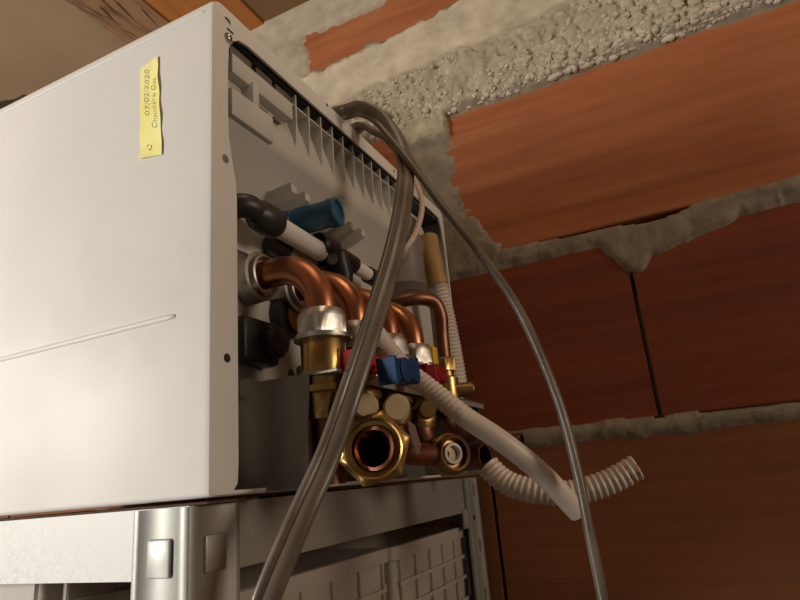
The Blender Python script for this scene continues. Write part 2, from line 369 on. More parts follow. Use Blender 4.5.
# mortar relief over the part of the wall in view
def mortar():
    st = 0.0027; xs = np.arange(-1.40, 0.80, st); zs = np.arange(-0.34, CE + 0.029, st)
    X, Z = np.meshgrid(xs, zs, indexing='ij')
    n1 = fbm(X, Z, 0.05, 3); n2 = fbm(X, Z, 0.018, 9); n3 = fbm(X, Z, 0.12, 21)
    sd = np.full_like(X, -0.02)
    def band(z0, z1, wob=0.006, m=None):
        d = np.minimum(Z - z0, z1 - Z) + n1 * wob + n2 * 0.003
        if m is not None: d = np.where(m, d, -0.02)
        return d
    gap = (X > -0.14) & (X < 0.055)
    top = 0.306 - 0.0045 * np.clip((X + 0.15) / 0.05, 0, 1) * np.clip((0.07 - X) / 0.03, 0, 1) - 0.0065 * np.exp(-((X - 0.005) / 0.030) ** 2)
    low = 0.279 - 0.020 * np.exp(-((X - 0.002) / 0.035) ** 2) - np.where(X > -0.02, 0.018 * np.exp(-((X - 0.05) / 0.05) ** 2), 0)
    low = np.where(X > 0.15, 0.288, low)
    d = np.minimum(Z - low + n1 * 0.007 + n2 * 0.004, top - Z + np.where(gap, 0.0008 * n2, n1 * 0.004)); sd = np.maximum(sd, d)
    sd = np.maximum(sd, band(0.029, 0.0485, 0.004) - np.where((X > 0.01) & (Z > 0.0435), 0.008, 0))
    sd = np.maximum(sd, band(-0.222, -0.198)); sd = np.maximum(sd, band(-0.5, -0.30, 0.004, Z < -0.25) - 0.02)
    zt = 0.725 + 0.030 * np.clip((X + 0.42) / 0.2, 0, 1)
    cb = np.where(X > -0.255, 0.5435, np.where(X > -0.335, 0.50, 0.545)) ; cb = np.where((np.hypot((X + 0.352) / 0.016, (Z - 0.57) / 0.014) < 1), 0.6, cb)
    con = np.minimum(Z - cb + n1 * 0.005, zt - Z + n3 * 0.010 + n2 * 0.008); sd = np.maximum(sd, con)
    sd = np.maximum(sd, Z - 0.818 + n1 * 0.010 + n2 * 0.006)
    sd = np.maximum(sd, np.where(Z > 0.66, -0.512 - X + n1 * 0.018 + n2 * 0.008, -0.02))
    # joint at the left end of the long brick, with spill over its lower corner
    jr = -0.252 + 0.055 * np.clip((0.39 - Z) / 0.08, 0, 1) ** 1.4
    d = np.minimum(X + 0.333 + n1 * 0.012, jr - X + n1 * 0.02 + n2 * 0.008 + fbm(X, Z, 0.008, 77, 2) * 0.008); d = np.where((Z > 0.29) & (Z < 0.56), d, -0.02); sd = np.maximum(sd, d)
    # upright joint two courses down: filled at its head only
    d = np.minimum(0.008 + 0.035 * np.clip((Z - 0.232) / 0.05, 0, 1) - np.abs(X + 0.024), Z - 0.232 + n2 * 0.006); sd = np.maximum(sd, np.where(Z < 0.285, d, -0.02))
    h = np.clip(sd * 0.55, -0.014, 0.0035) + np.where(sd > 0, 0.0012 * n2 + 0.0012 * n1, 0)
    grav = np.clip((con) / 0.012, 0, 1)
    lowz = np.clip((0.640 + 0.030 * np.clip((X + 0.43) / 0.2, 0, 1) - Z + n3 * 0.025 + n1 * 0.01) / 0.02, 0, 1)
    pits = fbm(X, Z, 0.010, 33, 3); lumps = np.abs(fbm(X, Z, 0.022, 43, 3))
    h = h + grav * (0.006 + lowz * (0.003 + 0.014 * lumps + 0.007 * pits) + (1 - lowz) * 0.002 * n1)
    lime = np.clip(grav * (1 - lowz) * (0.75 + 0.5 * n1), 0, 1)
    lime = np.maximum(lime, np.clip((Z - 0.80) / 0.02, 0, 1) * 0.5); lime = np.maximum(lime, grav * 0.42); lime = np.maximum(lime, 0.4 * ((X < -0.50) & (Z > 0.6)))
    lime = np.maximum(lime, np.clip(0.8 - np.hypot((X + 0.29) / 0.06, (Z - 0.53) / 0.035), 0, 0.7))
    deep = ((np.abs(X + 0.032) < 0.006) & (Z > 0.0475) & (Z < 0.231)) | ((np.abs(X + 0.254) < 0.006) & (Z < 0.035) & (Z > -0.2))
    h = np.where(deep, -0.03, h); h = np.where(gap & (Z > top) & (Z < 0.306), -0.03, h)
    nx, nz = X.shape
    co = np.stack([X, W - h, Z], -1).reshape(-1, 3)
    I = np.arange(nx * nz).reshape(nx, nz)
    F = np.stack([I[:-1, :-1], I[1:, :-1], I[1:, 1:], I[:-1, 1:]], -1).reshape(-1, 4)
    keep = (h.reshape(-1)[F] > -0.0065).any(1) | (h.reshape(-1)[F] < -0.02).any(1); F = F[keep]
    me = bpy.data.meshes.new('mortar'); me.from_pydata(co.tolist(), [], F.tolist()); me.update()
    at = me.attributes.new('lime', 'FLOAT', 'POINT'); at.data.foreach_set('value', lime.reshape(-1).astype(np.float32))
    me.polygons.foreach_set('use_smooth', [True] * len(me.polygons)); me.materials.append(M['mortar'])
    o = bpy.data.objects.new('mortar', me); link(o, (0, 0, 0), wall); o['kind'] = 'stuff'; o['label'] = 'rough mortar joints and gravelly concrete band'
    # stones standing out of the concrete
    rr = np.random.default_rng(5); bm = B(); cnt = 0
    tmpl = bmesh.new(); bmesh.ops.create_icosphere(tmpl, subdivisions=1, radius=1); tv = [v.co.copy() for v in tmpl.verts]; tf = [[v.index for v in f.verts] for f in tmpl.faces]; tmpl.free()
    V = []; Fs = []
    while cnt < 4300:
        x = rr.uniform(-1.0, 0.79); zb = 0.548; zmax = 0.625 + 0.03 * np.clip((x + 0.43) / 0.2, 0, 1)
        z = zb + (zmax - zb) * rr.random() ** 1.5
        i = int((x + 1.40) / st); j = int((z + 0.34) / st)
        if i >= nx or j >= nz: continue
        dens = 0.2 + 1.6 * float(n3[i, j]) + (0.5 if z < 0.59 else 0) + 0.4 * (x > -0.3) + 0.5 * (x < -0.22)
        if rr.random() > dens: continue
        r = rr.uniform(0.0022, 0.0042) if rr.random() < 0.72 else rr.uniform(0.0042, 0.0072)
        sx, sy, sz = rr.uniform(0.8, 1.35), rr.uniform(0.7, 1.0), rr.uniform(0.7, 1.1); b0 = len(V); yy = W - float(h[i, j]) + r * 0.25
        jit = rr.uniform(0.68, 1.25, len(tv))
        for q, t in enumerate(tv): V.append((x + t.x * r * sx * jit[q], yy + t.y * r * sy * jit[q], z + t.z * r * sz * jit[q]))
        Fs += [[b0 + q for q in f] for f in tf]; cnt += 1
    me = bpy.data.meshes.new('gravel'); me.from_pydata(V, [], Fs); me.update(); me.polygons.foreach_set('use_smooth', [True] * len(me.polygons)); me.materials.append(M['pebble'])
    o = bpy.data.objects.new('gravel', me); link(o, (0, 0, 0), wall); o['kind'] = 'stuff'; o['label'] = 'stones standing out of the concrete band'
mortar()
bm = B()      # bed joints outside the detailed stretch
for a, b in (((-3, W + 0.004, -ZC), (-1.40, W + 0.034, CE)), ((0.80, W + 0.004, -ZC), (2.2, W + 0.034, CE)), ((-1.40, W + 0.004, -ZC), (0.80, W + 0.034, -0.34))): box(bm, a, b)
obj('mortar_bed', bm, 'plaster', wall, smooth=False)['kind'] = 'stuff'

# ------------------------------------------------------------------ shelving
SX, SY = -0.268, 0.2745      # outer corner of the rack
LOW = -0.222                # lower shelf
shelf = thing('metal_shelving', (-0.62, 0.53, -ZC), 'galvanised boltless metal shelving unit carrying the boiler', 'shelving')
def post(cx, cy, sx, sy, stamped):
    """L-shaped upright: corner at (cx,cy), legs run towards sx (along X) and sy (along Y), with rolled edges"""
    t = 0.0018; w_ = 0.042; bm = B()
    half = [(0.0065, -0.0013), (0.008, 0), (w_ - 0.007, 0), (w_ - 0.0055, -0.0016), (w_ - 0.0025, -0.0021), (w_, -0.0013), (w_ + 0.0008, 0.0008), (w_, 0.0028), (w_ - 0.003, 0.003), (w_ - 0.005, t)]
    prof = [(-0.0006, -0.0013)] + half + [(t, t)] + [(b, a) for a, b in half[::-1]] + [(-0.0013, -0.0006)]
    prism(bm, [(a * sx, b * sy) for a, b in prof], (cx, cy, -ZC), (1, 0, 0), (0, 1, 0), (0, 0, 1), ZC - 0.004)
    p = obj('post', bm, 'galv_plain', shelf, angle=50)
    if stamped:
        for k in range(4 if stamped > 1 else 8):
            z = -0.031 - 0.05 * k if stamped > 1 else -0.031 - 0.1 * k
            z = -0.031 - 0.075 * k
            bm = B(); box(bm, (min(cx + sx * 0.012, cx + sx * 0.030), cy - 0.0022 * sy, z - 0.0105), (max(cx + sx * 0.012, cx + sx * 0.030), cy + 0.001 * sy, z + 0.0105) if sy > 0 else (max(cx + sx * 0.012, cx + sx * 0.030), cy + 0.0022, z + 0.0105), 0.0015)
            obj('rivet_tab', bm, 'galv_plain', p)
            bm = B(); box(bm, (cx - 0.001, cy + min(sy * 0.012, sy * 0.030), z - 0.0105), (cx + 0.0022, cy + max(sy * 0.012, sy * 0.030), z + 0.0105), 0.0015)
            obj('rivet_tab', bm, 'galv_plain', p)
            for q in range(2):
                bm = B()
                if q == 0: lathe(bm, (cx + sx * 0.019, cy + 0.0002, z - 0.030), (0, -1, 0), [(0, 0.0062), (0.0006, 0.0062), (0.0010, 0.0042), (0.0004, 0.0038), (0.0006, 0)], 16)
                else: lathe(bm, (cx - 0.0002, cy + sy * 0.019, z - 0.030), (1, 0, 0), [(0, 0.0055), (0.0006, 0.0055), (0.0014, 0.003), (0.0014, 0)], 16)
                obj('rivet', bm, 'galv_plain', p)
    return p
post(SX, SY, -1, 1, 2); post(SX, 0.782, -1, -1, 0)
post(-0.98, SY, 1, 1, 0); post(-0.98, 0.782, 1, -1, 0)
def beam_x(y, z, s):     # along X, outer face at y, lips turned towards +s
    bm = B(); t = 0.0016; h = 0.040
    prof = [(0, 0), (0, -h), (0.006 * s, -h - 0.001), (0.012 * s, -h + 0.001), (0.012 * s, -h + 0.003), (t * s, -h + t), (t * s, -0.010), (0.02 * s, -0.010), (0.02 * s, -0.010 + t), (0.004 * s, -0.010 + t), (0.004 * s, 0)]
    prism(bm, prof, (-0.978, y, z), (0, 1, 0), (0, 0, 1), (1, 0, 0), 0.978 + SX - 0.003)
    return obj('beam', bm, 'galv', shelf)
def beam_y(x, z, s):
    bm = B(); t = 0.0016; h = 0.040
    prof = [(0, 0), (0, -h), (0.006 * s, -h - 0.001), (0.012 * s, -h + 0.001), (0.012 * s, -h + 0.003), (t * s, -h + t), (t * s, -0.010), (0.02 * s, -0.010), (0.02 * s, -0.010 + t), (0.004 * s, -0.010 + t), (0.004 * s, 0)]
    prism(bm, prof, (x, SY + 0.004, z), (1, 0, 0), (0, 0, 1), (0, 1, 0), 0.782 - SY - 0.008)
    return obj('beam', bm, 'galv_plain', shelf)
for z in (-0.0035, LOW, -0.75, -1.35):
    beam_x(SY + 0.0035, z, 1); beam_x(0.7785, z, -1); beam_y(SX - 0.0035, z, -1); beam_y(-0.9765, z, 1)
    bm = B(); box(bm, (-0.970, SY + 0.0085, z - 0.0083), (SX - 0.0085, 0.773, z - 0.0005 if z > -0.1 else z + 0.001)); obj('shelf_board', bm, 'board', shelf, smooth=False)
# corner clip at the far post
bm = B(); box(bm, (SX - 0.004, 0.726, -0.062), (SX - 0.0005, 0.779, -0.040), 0.0008); clip = obj('corner_clip', bm, 'galv_plain', shelf)
bm = B(); lathe(bm, (SX - 0.0004, 0.760, -0.052), (1, 0, 0), [(0, 0.0035), (0.0004, 0.0035), (0.0004, 0)], 12); obj('bolt_hole', bm, 'black', clip)
for z in (-0.018, -0.085, -0.14):
    bm = B(); box(bm, (SX - 0.0002, 0.766, z - 0.007), (SX + 0.001, 0.771, z + 0.007), 0.0004); obj('slot_rim', bm, 'steelnut', shelf)
# dark strip standing in for the shaded gap under the boiler
bm = B(); prof = []
for k in range(24):
    x = -0.78 + k * 0.0225; prof.append((x, random.uniform(-0.0015, 0.0015)))
vsA = [bm.verts.new((x, 0.2835 + d, -0.0034)) for x, d in prof]; vsB = [bm.verts.new((x, 0.33, -0.0034)) for x, d in prof]
vsC = [bm.verts.new((v.co.x, v.co.y, -0.0020)) for v in vsA]; vsD = [bm.verts.new((v.co.x, v.co.y, -0.0020)) for v in vsB]
for k in range(23):
    for a, b in ((vsA, vsB), (vsB, vsD), (vsD, vsC), (vsC, vsA)): bm.faces.new((a[k], a[k + 1], b[k + 1], b[k]))
bm.faces.new((vsA[0], vsB[0], vsD[0], vsC[0])); bm.faces.new((vsA[-1], vsC[-1], vsD[-1], vsB[-1]))
tag(obj('gap_shade_strip', bm, 'dark_gap', smooth=False), 'thin dark brown strip painting the shaded gap between boiler and shelf edge', 'dark_gap')

# ------------------------------------------------------------------ boiler, lying on its back on the rack
XB, Y0, Y1, ZB, ZT = -0.257, 0.2790, 0.742, 0.0, 0.360
boiler = thing('gas_boiler', (-0.6, 0.515, 0.0), 'white wall-hung gas boiler lying on its back on the shelf', 'boiler')
def rrect(y0, y1, z0, z1, r, n=6, rb=None):
    P = []; rt_ = r; rb = r if rb is None else rb
    for cy, cz, a0, r in ((y1 - rt_, z1 - rt_, 0, rt_), (y0 + rt_, z1 - rt_, 90, rt_), (y0 + rb, z0 + rb, 180, rb), (y1 - rb, z0 + rb, 270, rb)):
        for k in range(n + 1):
            a = math.radians(a0 + 90 * k / n); P.append((cy + r * math.cos(a), cz + r * math.sin(a)))
    return P
XE = XB - 0.70
inner = [(0.7335, 0.300), (0.729, 0.330), (0.722, 0.3425), (0.700, 0.3435), (0.320, 0.3405), (0.308, 0.338), (0.2995, 0.331), (0.2965, 0.322),
         (0.2955, 0.30), (0.2955, 0.262), (0.2965, 0.245), (0.300, 0.228), (0.3035, 0.213), (0.3045, 0.20), (0.3045, 0.020), (0.3035, 0.007), (0.300, 0.0032),
         (0.70, 0.0026), (0.7335, 0.004)]
bm = B(); rings = []
for x, ins, r in ((XE, 0.008, 0.006), (XE + 0.003, 0.002, 0.010), (XE + 0.01, 0, 0.0115), (XB - 0.0045, 0, 0.0115), (XB - 0.0013, 0.001, 0.011), (XB, 0.004, 0.0095)):
    rings.append([bm.verts.new((x, y, z)) for y, z in rrect(Y0 + ins, Y1 - ins, ZB + ins * 0.3, ZT - ins, r, 6, 0.003)])
n = len(rings[0])
for a, b in zip(rings[:-1], rings[1:]):
    for k in range(n): bm.faces.new((a[k], a[(k + 1) % n], b[(k + 1) % n], b[k]))
bm.faces.new(rings[0])
ia = [bm.verts.new((XB, y, z)) for y, z in inner]; m_ = len(ia)
es = [bm.edges.new((ia[k], ia[(k + 1) % m_])) for k in range(m_)]
eo = [bm.edges.get((rings[-1][k], rings[-1][(k + 1) % n])) for k in range(n)]
bmesh.ops.triangle_fill(bm, use_beauty=True, use_dissolve=False, edges=es + eo)
ib = [bm.verts.new((XB - 0.0022, v.co.y, v.co.z)) for v in ia]
for k in range(m_): bm.faces.new((ia[k], ia[(k + 1) % m_], ib[(k + 1) % m_], ib[k]))
casing = obj('casing', bm, 'enamel', boiler, angle=40)
# raised bead across the side panel
bm = B(); lathe(bm, (-0.80, Y0 + 0.0006, 0.1145), (1, 0, 0), [(0, 0), (0.004, 0.0022), (0.508, 0.0022), (0.513, 0.0016), (0.515, 0)], 12); obj('bead', bm, 'enamel', casing)
# pressed line under the rounded top edge
bm = B(); lathe(bm, (XE + 0.02, Y0 + 0.0006, ZT - 0.0135), (1, 0, 0), [(0, 0), (0.001, 0.0019), (0.670, 0.0019), (0.673, 0.0010), (0.674, 0)], 10); obj('edge_fold', bm, 'enamel', casing)
def disc(name, pt, r, material, parent, th=0.0008, ax=(1, 0, 0), n=16, label=None):
    bm = B(); lathe(bm, pt, ax, [(-0.001, r), (th, r), (th, 0)], n); return obj(name, bm, material, parent, label)
def screw(pt, r, parent, h=0.003, name='screw'):
    bm = B(); lathe(bm, pt, (1, 0, 0), [(-0.001, r * 1.5), (0.0006, r * 1.5), (0.0008, r), (h, r * 0.9), (h + 0.0006, r * 0.55), (h - 0.0006, r * 0.4), (h - 0.0006, 0)], 12, hexa=(2, 3)); return obj(name, bm, 'screw', parent)
disc('lip_hole', on(227, 358, 0, XB), 0.0030, 'black', casing, 0.0003); disc('lip_hole', on(222.5, 157, 0, XB) + Vector((0, 0.003, 0)), 0.0032, 'trap', casing, 0.0003)
screw(on(226.5, 37, 0, XB) + Vector((0, 0.002, 0)), 0.0030, casing, 0.002)
disc('lip_hole', on(327, 105, 0, XB), 0.0016, 'black', casing, 0.0003); disc('lip_hole', on(394, 171, 0, XB) + Vector((0, 0, 0.0)), 0.0018, 'black', casing, 0.0003)
bm = B(); box(bm, (XB - 0.001, 0.2945, 0.3385), (XB + 0.0004, 0.3015, 0.3400)); s_ = obj('lip_slot', bm, 'black', casing, smooth=False)
bm = B(); prism(bm, [(0.2915, 0.3475), (0.2955, 0.3465), (0.2985, 0.3455), (0.2975, 0.348), (0.294, 0.349)], (XB - 0.001, 0, 0), (0, 1, 0), (0, 0, 1), (1, 0, 0), 0.0014); obj('lip_slot', bm, 'black', casing)

# moulded tray in the open end
tray = None
XT = -0.288
prof = [(-0.315, 0.338), (-0.276, 0.331), (-0.2745, 0.327), (-0.2635, 0.290), (-0.2605, 0.276), (-0.2605, 0.2665), (-0.2625, 0.264), (-0.2865, 0.226), (XT, 0.2225), (-0.292, 0.2225)]
bm = B(); ys = [0.2975, 0.40, 0.5, 0.6, 0.690]; rr_ = [[bm.verts.new((x, y, z + 0.014 * (y - 0.30))) for x, z in prof] for y in ys]
for a, b in zip(rr_[:-1], rr_[1:]):
    for k in range(len(prof) - 1): bm.faces.new((a[k], a[k + 1], b[k + 1], b[k]))
tray = obj('ribbed_tray', bm, 'tray', boiler, 'pale grey moulded tray with fins', angle=50)
bm = B(); box(bm, (XT - 0.006, 0.2965, 0.006), (XT, 0.733, 0.2245)); base = obj('base_plate', bm, 'baseplate', boiler, 'pale grey base plate', smooth=False)
bm = B(); box(bm, (-0.330, 0.294, 0.008), (-0.318, 0.736, 0.352)); obj('rear_shroud', bm, 'foam', boiler, 'dark inner wall', smooth=False)
bm = B(); box(bm, (-0.318, 0.2945, 0.341), (-0.262, 0.734, 0.3445)); obj('foam_seal', bm, 'foam', boiler, smooth=False)
# gap blocks of dark foam near the upper corner
for ya, yb in ((0.308, 0.335), (0.340, 0.362), (0.366, 0.392)):
    bm = B(); box(bm, (-0.285, ya, 0.3285), (-0.2655, yb, 0.3400), 0.002); obj('foam_block', bm, 'trap', tray)
fin_ys = [0.3875 + 0.0205 * k for k in range(12)]
for y in fin_ys:
    dz = 0.014 * (y - 0.30); bm = B()
    prism(bm, [(-0.288, 0.325 + dz), (-0.2605, 0.3375 + dz), (-0.2605, 0.312 + dz), (-0.2612, 0.290 + dz), (-0.266, 0.274 + dz), (-0.285, 0.27 + dz)], (0, y, 0), (1, 0, 0), (0, 0, 1), (0, 1, 0), 0.0018)
    obj('fin', bm, 'tray', tray, smooth=False)
bm = B(); box(bm, (-0.2745, 0.385, 0.3262), (-0.2618, 0.64, 0.3278), 0.0003)
for v in bm.verts: v.co.z += 0.014 * (v.co.y - 0.30)
obj('ridge', bm, 'tray', tray)
# stepped latch blocks at the near end
def shear_box(lo, hi, bev, name, material='tray'):
    bm = B(); box(bm, lo, hi, bev)
    for v in bm.verts: v.co.z += 0.014 * (v.co.y - 0.30)
    return obj(name, bm, material, tray)
shear_box((-0.282, 0.304, 0.3080), (-0.2600, 0.383, 0.3255), 0.0015, 'latch_bar')
shear_box((-0.275, 0.299, 0.2665), (-0.2560, 0.349, 0.2905), 0.0018, 'latch_block')
shear_box((-0.275, 0.324, 0.286), (-0.2565, 0.332, 0.311), 0.0015, 'latch_stem')
shear_box((-0.270, 0.306, 0.2925), (-0.2605, 0.3205, 0.2955), 0.0004, 'latch_slot', 'trap')
shear_box((-0.270, 0.335, 0.2925), (-0.2600, 0.3465, 0.2965), 0.0004, 'latch_slot', 'trap')
shear_box((-0.270, 0.358, 0.296), (-0.2610, 0.3665, 0.2995), 0.0004, 'latch_slot', 'trap')
shear_box((-0.284, 0.2985, 0.240), (-0.264, 0.3055, 0.262), 0.002, 'side_lug')
# louvres on the sloping underside of the tray
for y in (0.368, 0.388, 0.445, 0.465, 0.485):
    bm = B(); prism(bm, [(-0.292, 0.2185), (-0.292, 0.236), (-0.2565, 0.2400), (-0.2545, 0.2385), (-0.2545, 0.2320), (-0.262, 0.2285)], (0, y, 0.014 * (y - 0.30)), (1, 0, 0), (0, 0, 1), (0, 1, 0), 0.0075)
    obj('louvre', bm, 'tray', tray, smooth=False)
# base-plate furniture
def bp(px, py): return on(px, py, 0, XT)
disc('grommet', bp(283, 318), 0.0001 + 0.019, 'black', base, 0.010, n=28)
disc('plug', bp(283, 318) + Vector((0.010, 0.002, -0.001)), 0.0125, 'brass_old', base, 0.003, n=24)
for px, py, r in ((279, 333, 0.006), (272, 352, 0.006), (300, 372, 0.0055), (291, 374, 0.004)): disc('knockout', bp(px, py), r, 'black', base, 0.0006)
for px, py in ((279, 335), (272, 354)): screw(bp(px, py) + Vector((0, 0, -0.001)), 0.0022, base, 0.002)
c = bp(254, 345); bm = B(); box(bm, (XT, c.y - 0.030, c.z - 0.018), (XT + 0.016, c.y + 0.012, c.z + 0.016), 0.004); gl = obj('connector', bm, 'black', base, 'black moulded cable connector')
bm = B(); lathe(bm, (XT + 0.012, c.y + 0.001, c.z - 0.001), (1, 0, 0), [(0, 0.013), (0.010, 0.0125), (0.013, 0.010), (0.013, 0)], 20); obj('connector_cap', bm, 'black', gl)
disc('grommet', bp(248, 292), 0.008, 'black', base, 0.004)
bm = B(); box(bm, (XT, 0.300, 0.010), (XT + 0.008, 0.366, 0.073), 0.002); lowbox = obj('lower_cover', bm, 'baseplate', boiler)
bm = B(); box(bm, (XT + 0.0075, 0.318, 0.0640), (XT + 0.0085, 0.338, 0.0665)); obj('slot', bm, 'trap', lowbox, smooth=False)
screw(on(240, 405, 0, XT + 0.008) + Vector((0, 0.002, 0)), 0.0032, lowbox, 0.002); screw(on(242, 428, 0, XT + 0.008) + Vector((0, 0.0, 0)), 0.0022, lowbox, 0.005, 'stud')
# bolted foot of the first union
c = bp(240, 262); bm = B(); box(bm, (XT, c.y - 0.016, c.z - 0.012), (XT + 0.004, c.y + 0.007, c.z + 0.008), 0.0015); fo = obj('union_foot', bm, 'steelnut', base)
screw((XT + 0.004, c.y - 0.001, c.z), 0.0036, fo, 0.003)

# copper elbows
XP = -0.220
PY = [0.350, 0.398, 0.455, 0.507]
PZ = [0.158, 0.160, 0.160, 0.160]
for i, (y, z) in enumerate(zip(PY, PZ)):
    R = 0.036; path = [Vector((XT, y, z)), Vector((XT + 0.012, y, z))]
    x0 = XP - R
    for k in range(13):
        a = math.pi / 2 * k / 12; path.append(Vector((x0 + R * math.sin(a), y, z - R + R * math.cos(a))))
    path.append(Vector((XP, y, 0.112)))
    bm = B(); tube(bm, path, 0.0108, 24); el = obj('copper_elbow', bm, 'copper', boiler)
    bm = B(); lathe(bm, (XT, y, z), (1, 0, 0), [(0, 0.020), (0.002, 0.021), (0.013, 0.021), (0.016, 0.0195), (0.0165, 0.0165), (0.021, 0.0160), (0.0215, 0.0145), (0.017, 0.0125), (0.017, 0.0105)], 30, hexa=(0, 1, 2)); obj('union_nut', bm, 'steelnut', el)
# thin gas elbow
yg = 0.585
path = catmull([(XT, 0.552, 0.178), (-0.262, 0.553, 0.180), (-0.240, 0.562, 0.184), (-0.224, 0.578, 0.182), (-0.219, yg, 0.166), (XP, yg, 0.140), (XP, yg, 0.100)], 8)
bm = B(); tube(bm, path, 0.0078, 18); ge = obj('copper_elbow', bm, 'copper_old', boiler, 'thin darkened copper elbow')
bm = B(); lathe(bm, (XT, 0.552, 0.178), (1, 0, 0), [(0, 0.014), (0.014, 0.014), (0.016, 0.011), (0.016, 0)], 24, hexa=(0, 1)); obj('union_nut', bm, 'brass_old', ge)

# condensate pipework: black couplings and white tube running along the tray
XR, ZR = -0.262, 0.2085
def ypt(px, py): return on(px, py, 0, XR)
a_, b_ = ypt(262, 217), ypt(376, 285)
ax_ = (b_ - a_).normalized()
pipe = boiler
bm = B(); lathe(bm, a_ - ax_ * 0.010, ax_, [(0, 0), (0, 0.0085), (0.006, 0.0120), (0.018, 0.0128), (0.026, 0.0115), (0.030, 0.0085), (0.030, 0)], 20); obj('rubber_coupling', bm, 'black', boiler)
bm = B(); tube(bm, catmull([a_ - ax_ * 0.004, a_ - ax_ * 0.014 + Vector((0, 0, 0.002)), a_ - ax_ * 0.022 + Vector((-0.006, 0, 0.001)), a_ - ax_ * 0.024 + Vector((-0.022, 0, -0.006))], 6), 0.0092, 18); obj('rubber_elbow', bm, 'black', boiler)
w0 = a_ + ax_ * 0.018; w1 = ypt(318, 244)
bm = B(); lathe(bm, w0, ax_, [(0, 0), (0, 0.0084), ((w1 - w0).length + 0.004, 0.0084), ((w1 - w0).length + 0.004, 0)], 18); obj('white_tube', bm, 'white_tube', boiler)
bm = B(); lathe(bm, w1 - ax_ * 0.002, ax_, [(0, 0), (0, 0.0100), (0.003, 0.0122), (0.022, 0.0122), (0.026, 0.0085), (0.040, 0.0075), (0.041, 0.0092), (0.062, 0.0092), (0.063, 0.0075), (0.063, 0)], 20); obj('rubber_coupling', bm, 'black', boiler)
w2 = w1 + ax_ * 0.060
bm = B(); lathe(bm, w2, ax_, [(0, 0), (0, 0.0066), (0.035, 0.0066), (0.035, 0)], 18); obj('white_tube', bm, 'white_tube', boiler)
bm = B(); lathe(bm, w2 + ax_ * 0.030, ax_, [(0, 0), (0, 0.0085), (0.03, 0.0085), (0.03, 0)], 18); obj('rubber_coupling', bm, 'black', boiler)
tee = w1 + ax_ * 0.030
bm = B(); tube(bm, [tee + Vector((0.002, 0, 0)), tee + Vector((0.004, 0.004, -0.020)), tee + Vector((-0.002, 0.008, -0.042))], 0.0092, 18); obj('rubber_tee', bm, 'black', boiler)
bm = B(); tube(bm, [tee + Vector((0, -0.010, -0.004)), tee + Vector((0.008, -0.020, -0.012))], 0.0048, 14); obj('spigot', bm, 'trap', boiler)
# second pair of tubes behind
c0 = on(276, 245, 0, -0.279); c1 = on(318, 268, 0, -0.279); d_ = (c1 - c0).normalized()
bm = B(); lathe(bm, c0 - d_ * 0.008, d_, [(0, 0), (0, 0.0075), (0.003, 0.0092), (0.020, 0.0092), (0.020, 0)], 18); obj('rubber_coupling', bm, 'black', boiler)
bm = B(); lathe(bm, c0 + d_ * 0.010, d_, [(0, 0), (0, 0.0082), (0.045, 0.0082), (0.045, 0)], 18); obj('grey_tube', bm, 'grey_tube', boiler)
bm = B(); lathe(bm, c0 + d_ * 0.050, d_, [(0, 0), (0, 0.0090), (0.060, 0.0090), (0.060, 0)], 18); obj('rubber_coupling', bm, 'black', boiler)
# blue transport cap
bc0 = on(283, 226, 0, XT + 0.004); bdir = Vector((1, 0.10, 0.02)).normalized()
bm = B(); lathe(bm, bc0, bdir, [(0, 0.0125), (0.012, 0.0125), (0.0125, 0.0118), (0.044, 0.0116), (0.0455, 0.0125), (0.0525, 0.0125), (0.054, 0.0112), (0.0535, 0.0095), (0.0515, 0.009), (0.0515, 0)], 28); obj('transport_cap', bm, 'blue', boiler, 'blue plastic cap')
# far-end fittings
bm = B(); lathe(bm, on(386, 272, 0, XT), (1, 0, 0), [(0, 0.0001 + 0.014), (0.006, 0.014), (0.008, 0.012), (0.008, 0)], 24); gr = obj('oval_grommet', bm, 'black', base)
gr.scale = (1, 0.8, 1.35)
bm = B(); lathe(bm, (-0.276, 0.622, 0.208), (0, 0, 1), [(0, 0), (0.002, 0.024), (0.010, 0.030), (0.018, 0.028), (0.055, 0.028), (0.060, 0.030), (0.066, 0.030), (0.070, 0.027), (0.095, 0.024), (0.112, 0.010), (0.114, 0)], 28); obj('condensate_trap', bm, 'trap', boiler, 'grey plastic condensate trap')
bm = B(); tube(bm, catmull([on(428, 238, 0, -0.256), on(431, 256, 0, -0.253), on(438, 285, 0, -0.249)], 8), 0.0125, 20); obj('ochre_sleeve', bm, 'ochre', boiler, 'ochre rubber sleeve')
bm = B(); P, _r = corrugate([on(437, 280, 0, -0.250), on(446, 318, 0, -0.247), on(453, 355, 0, -0.243), on(459, 392, 0, -0.239)], 0.0112, 0.0048, 0.0008, bm); obj('corrugated_drain', bm, 'hose', boiler, 'white corrugated drain hose')
# pale lead dropping out of the tray
pts = [on(409, 170, 0, -0.262), on(419, 190, 0, -0.248), on(422, 208, 0, -0.243), on(416, 232, 0, -0.246), on(404, 252, 0, -0.258), on(396, 268, 0, -0.280)]
bm = B(); tube(bm, catmull(pts, 8), 0.0034, 12); obj('power_lead', bm, 'lead', boiler, 'pale pink power lead')

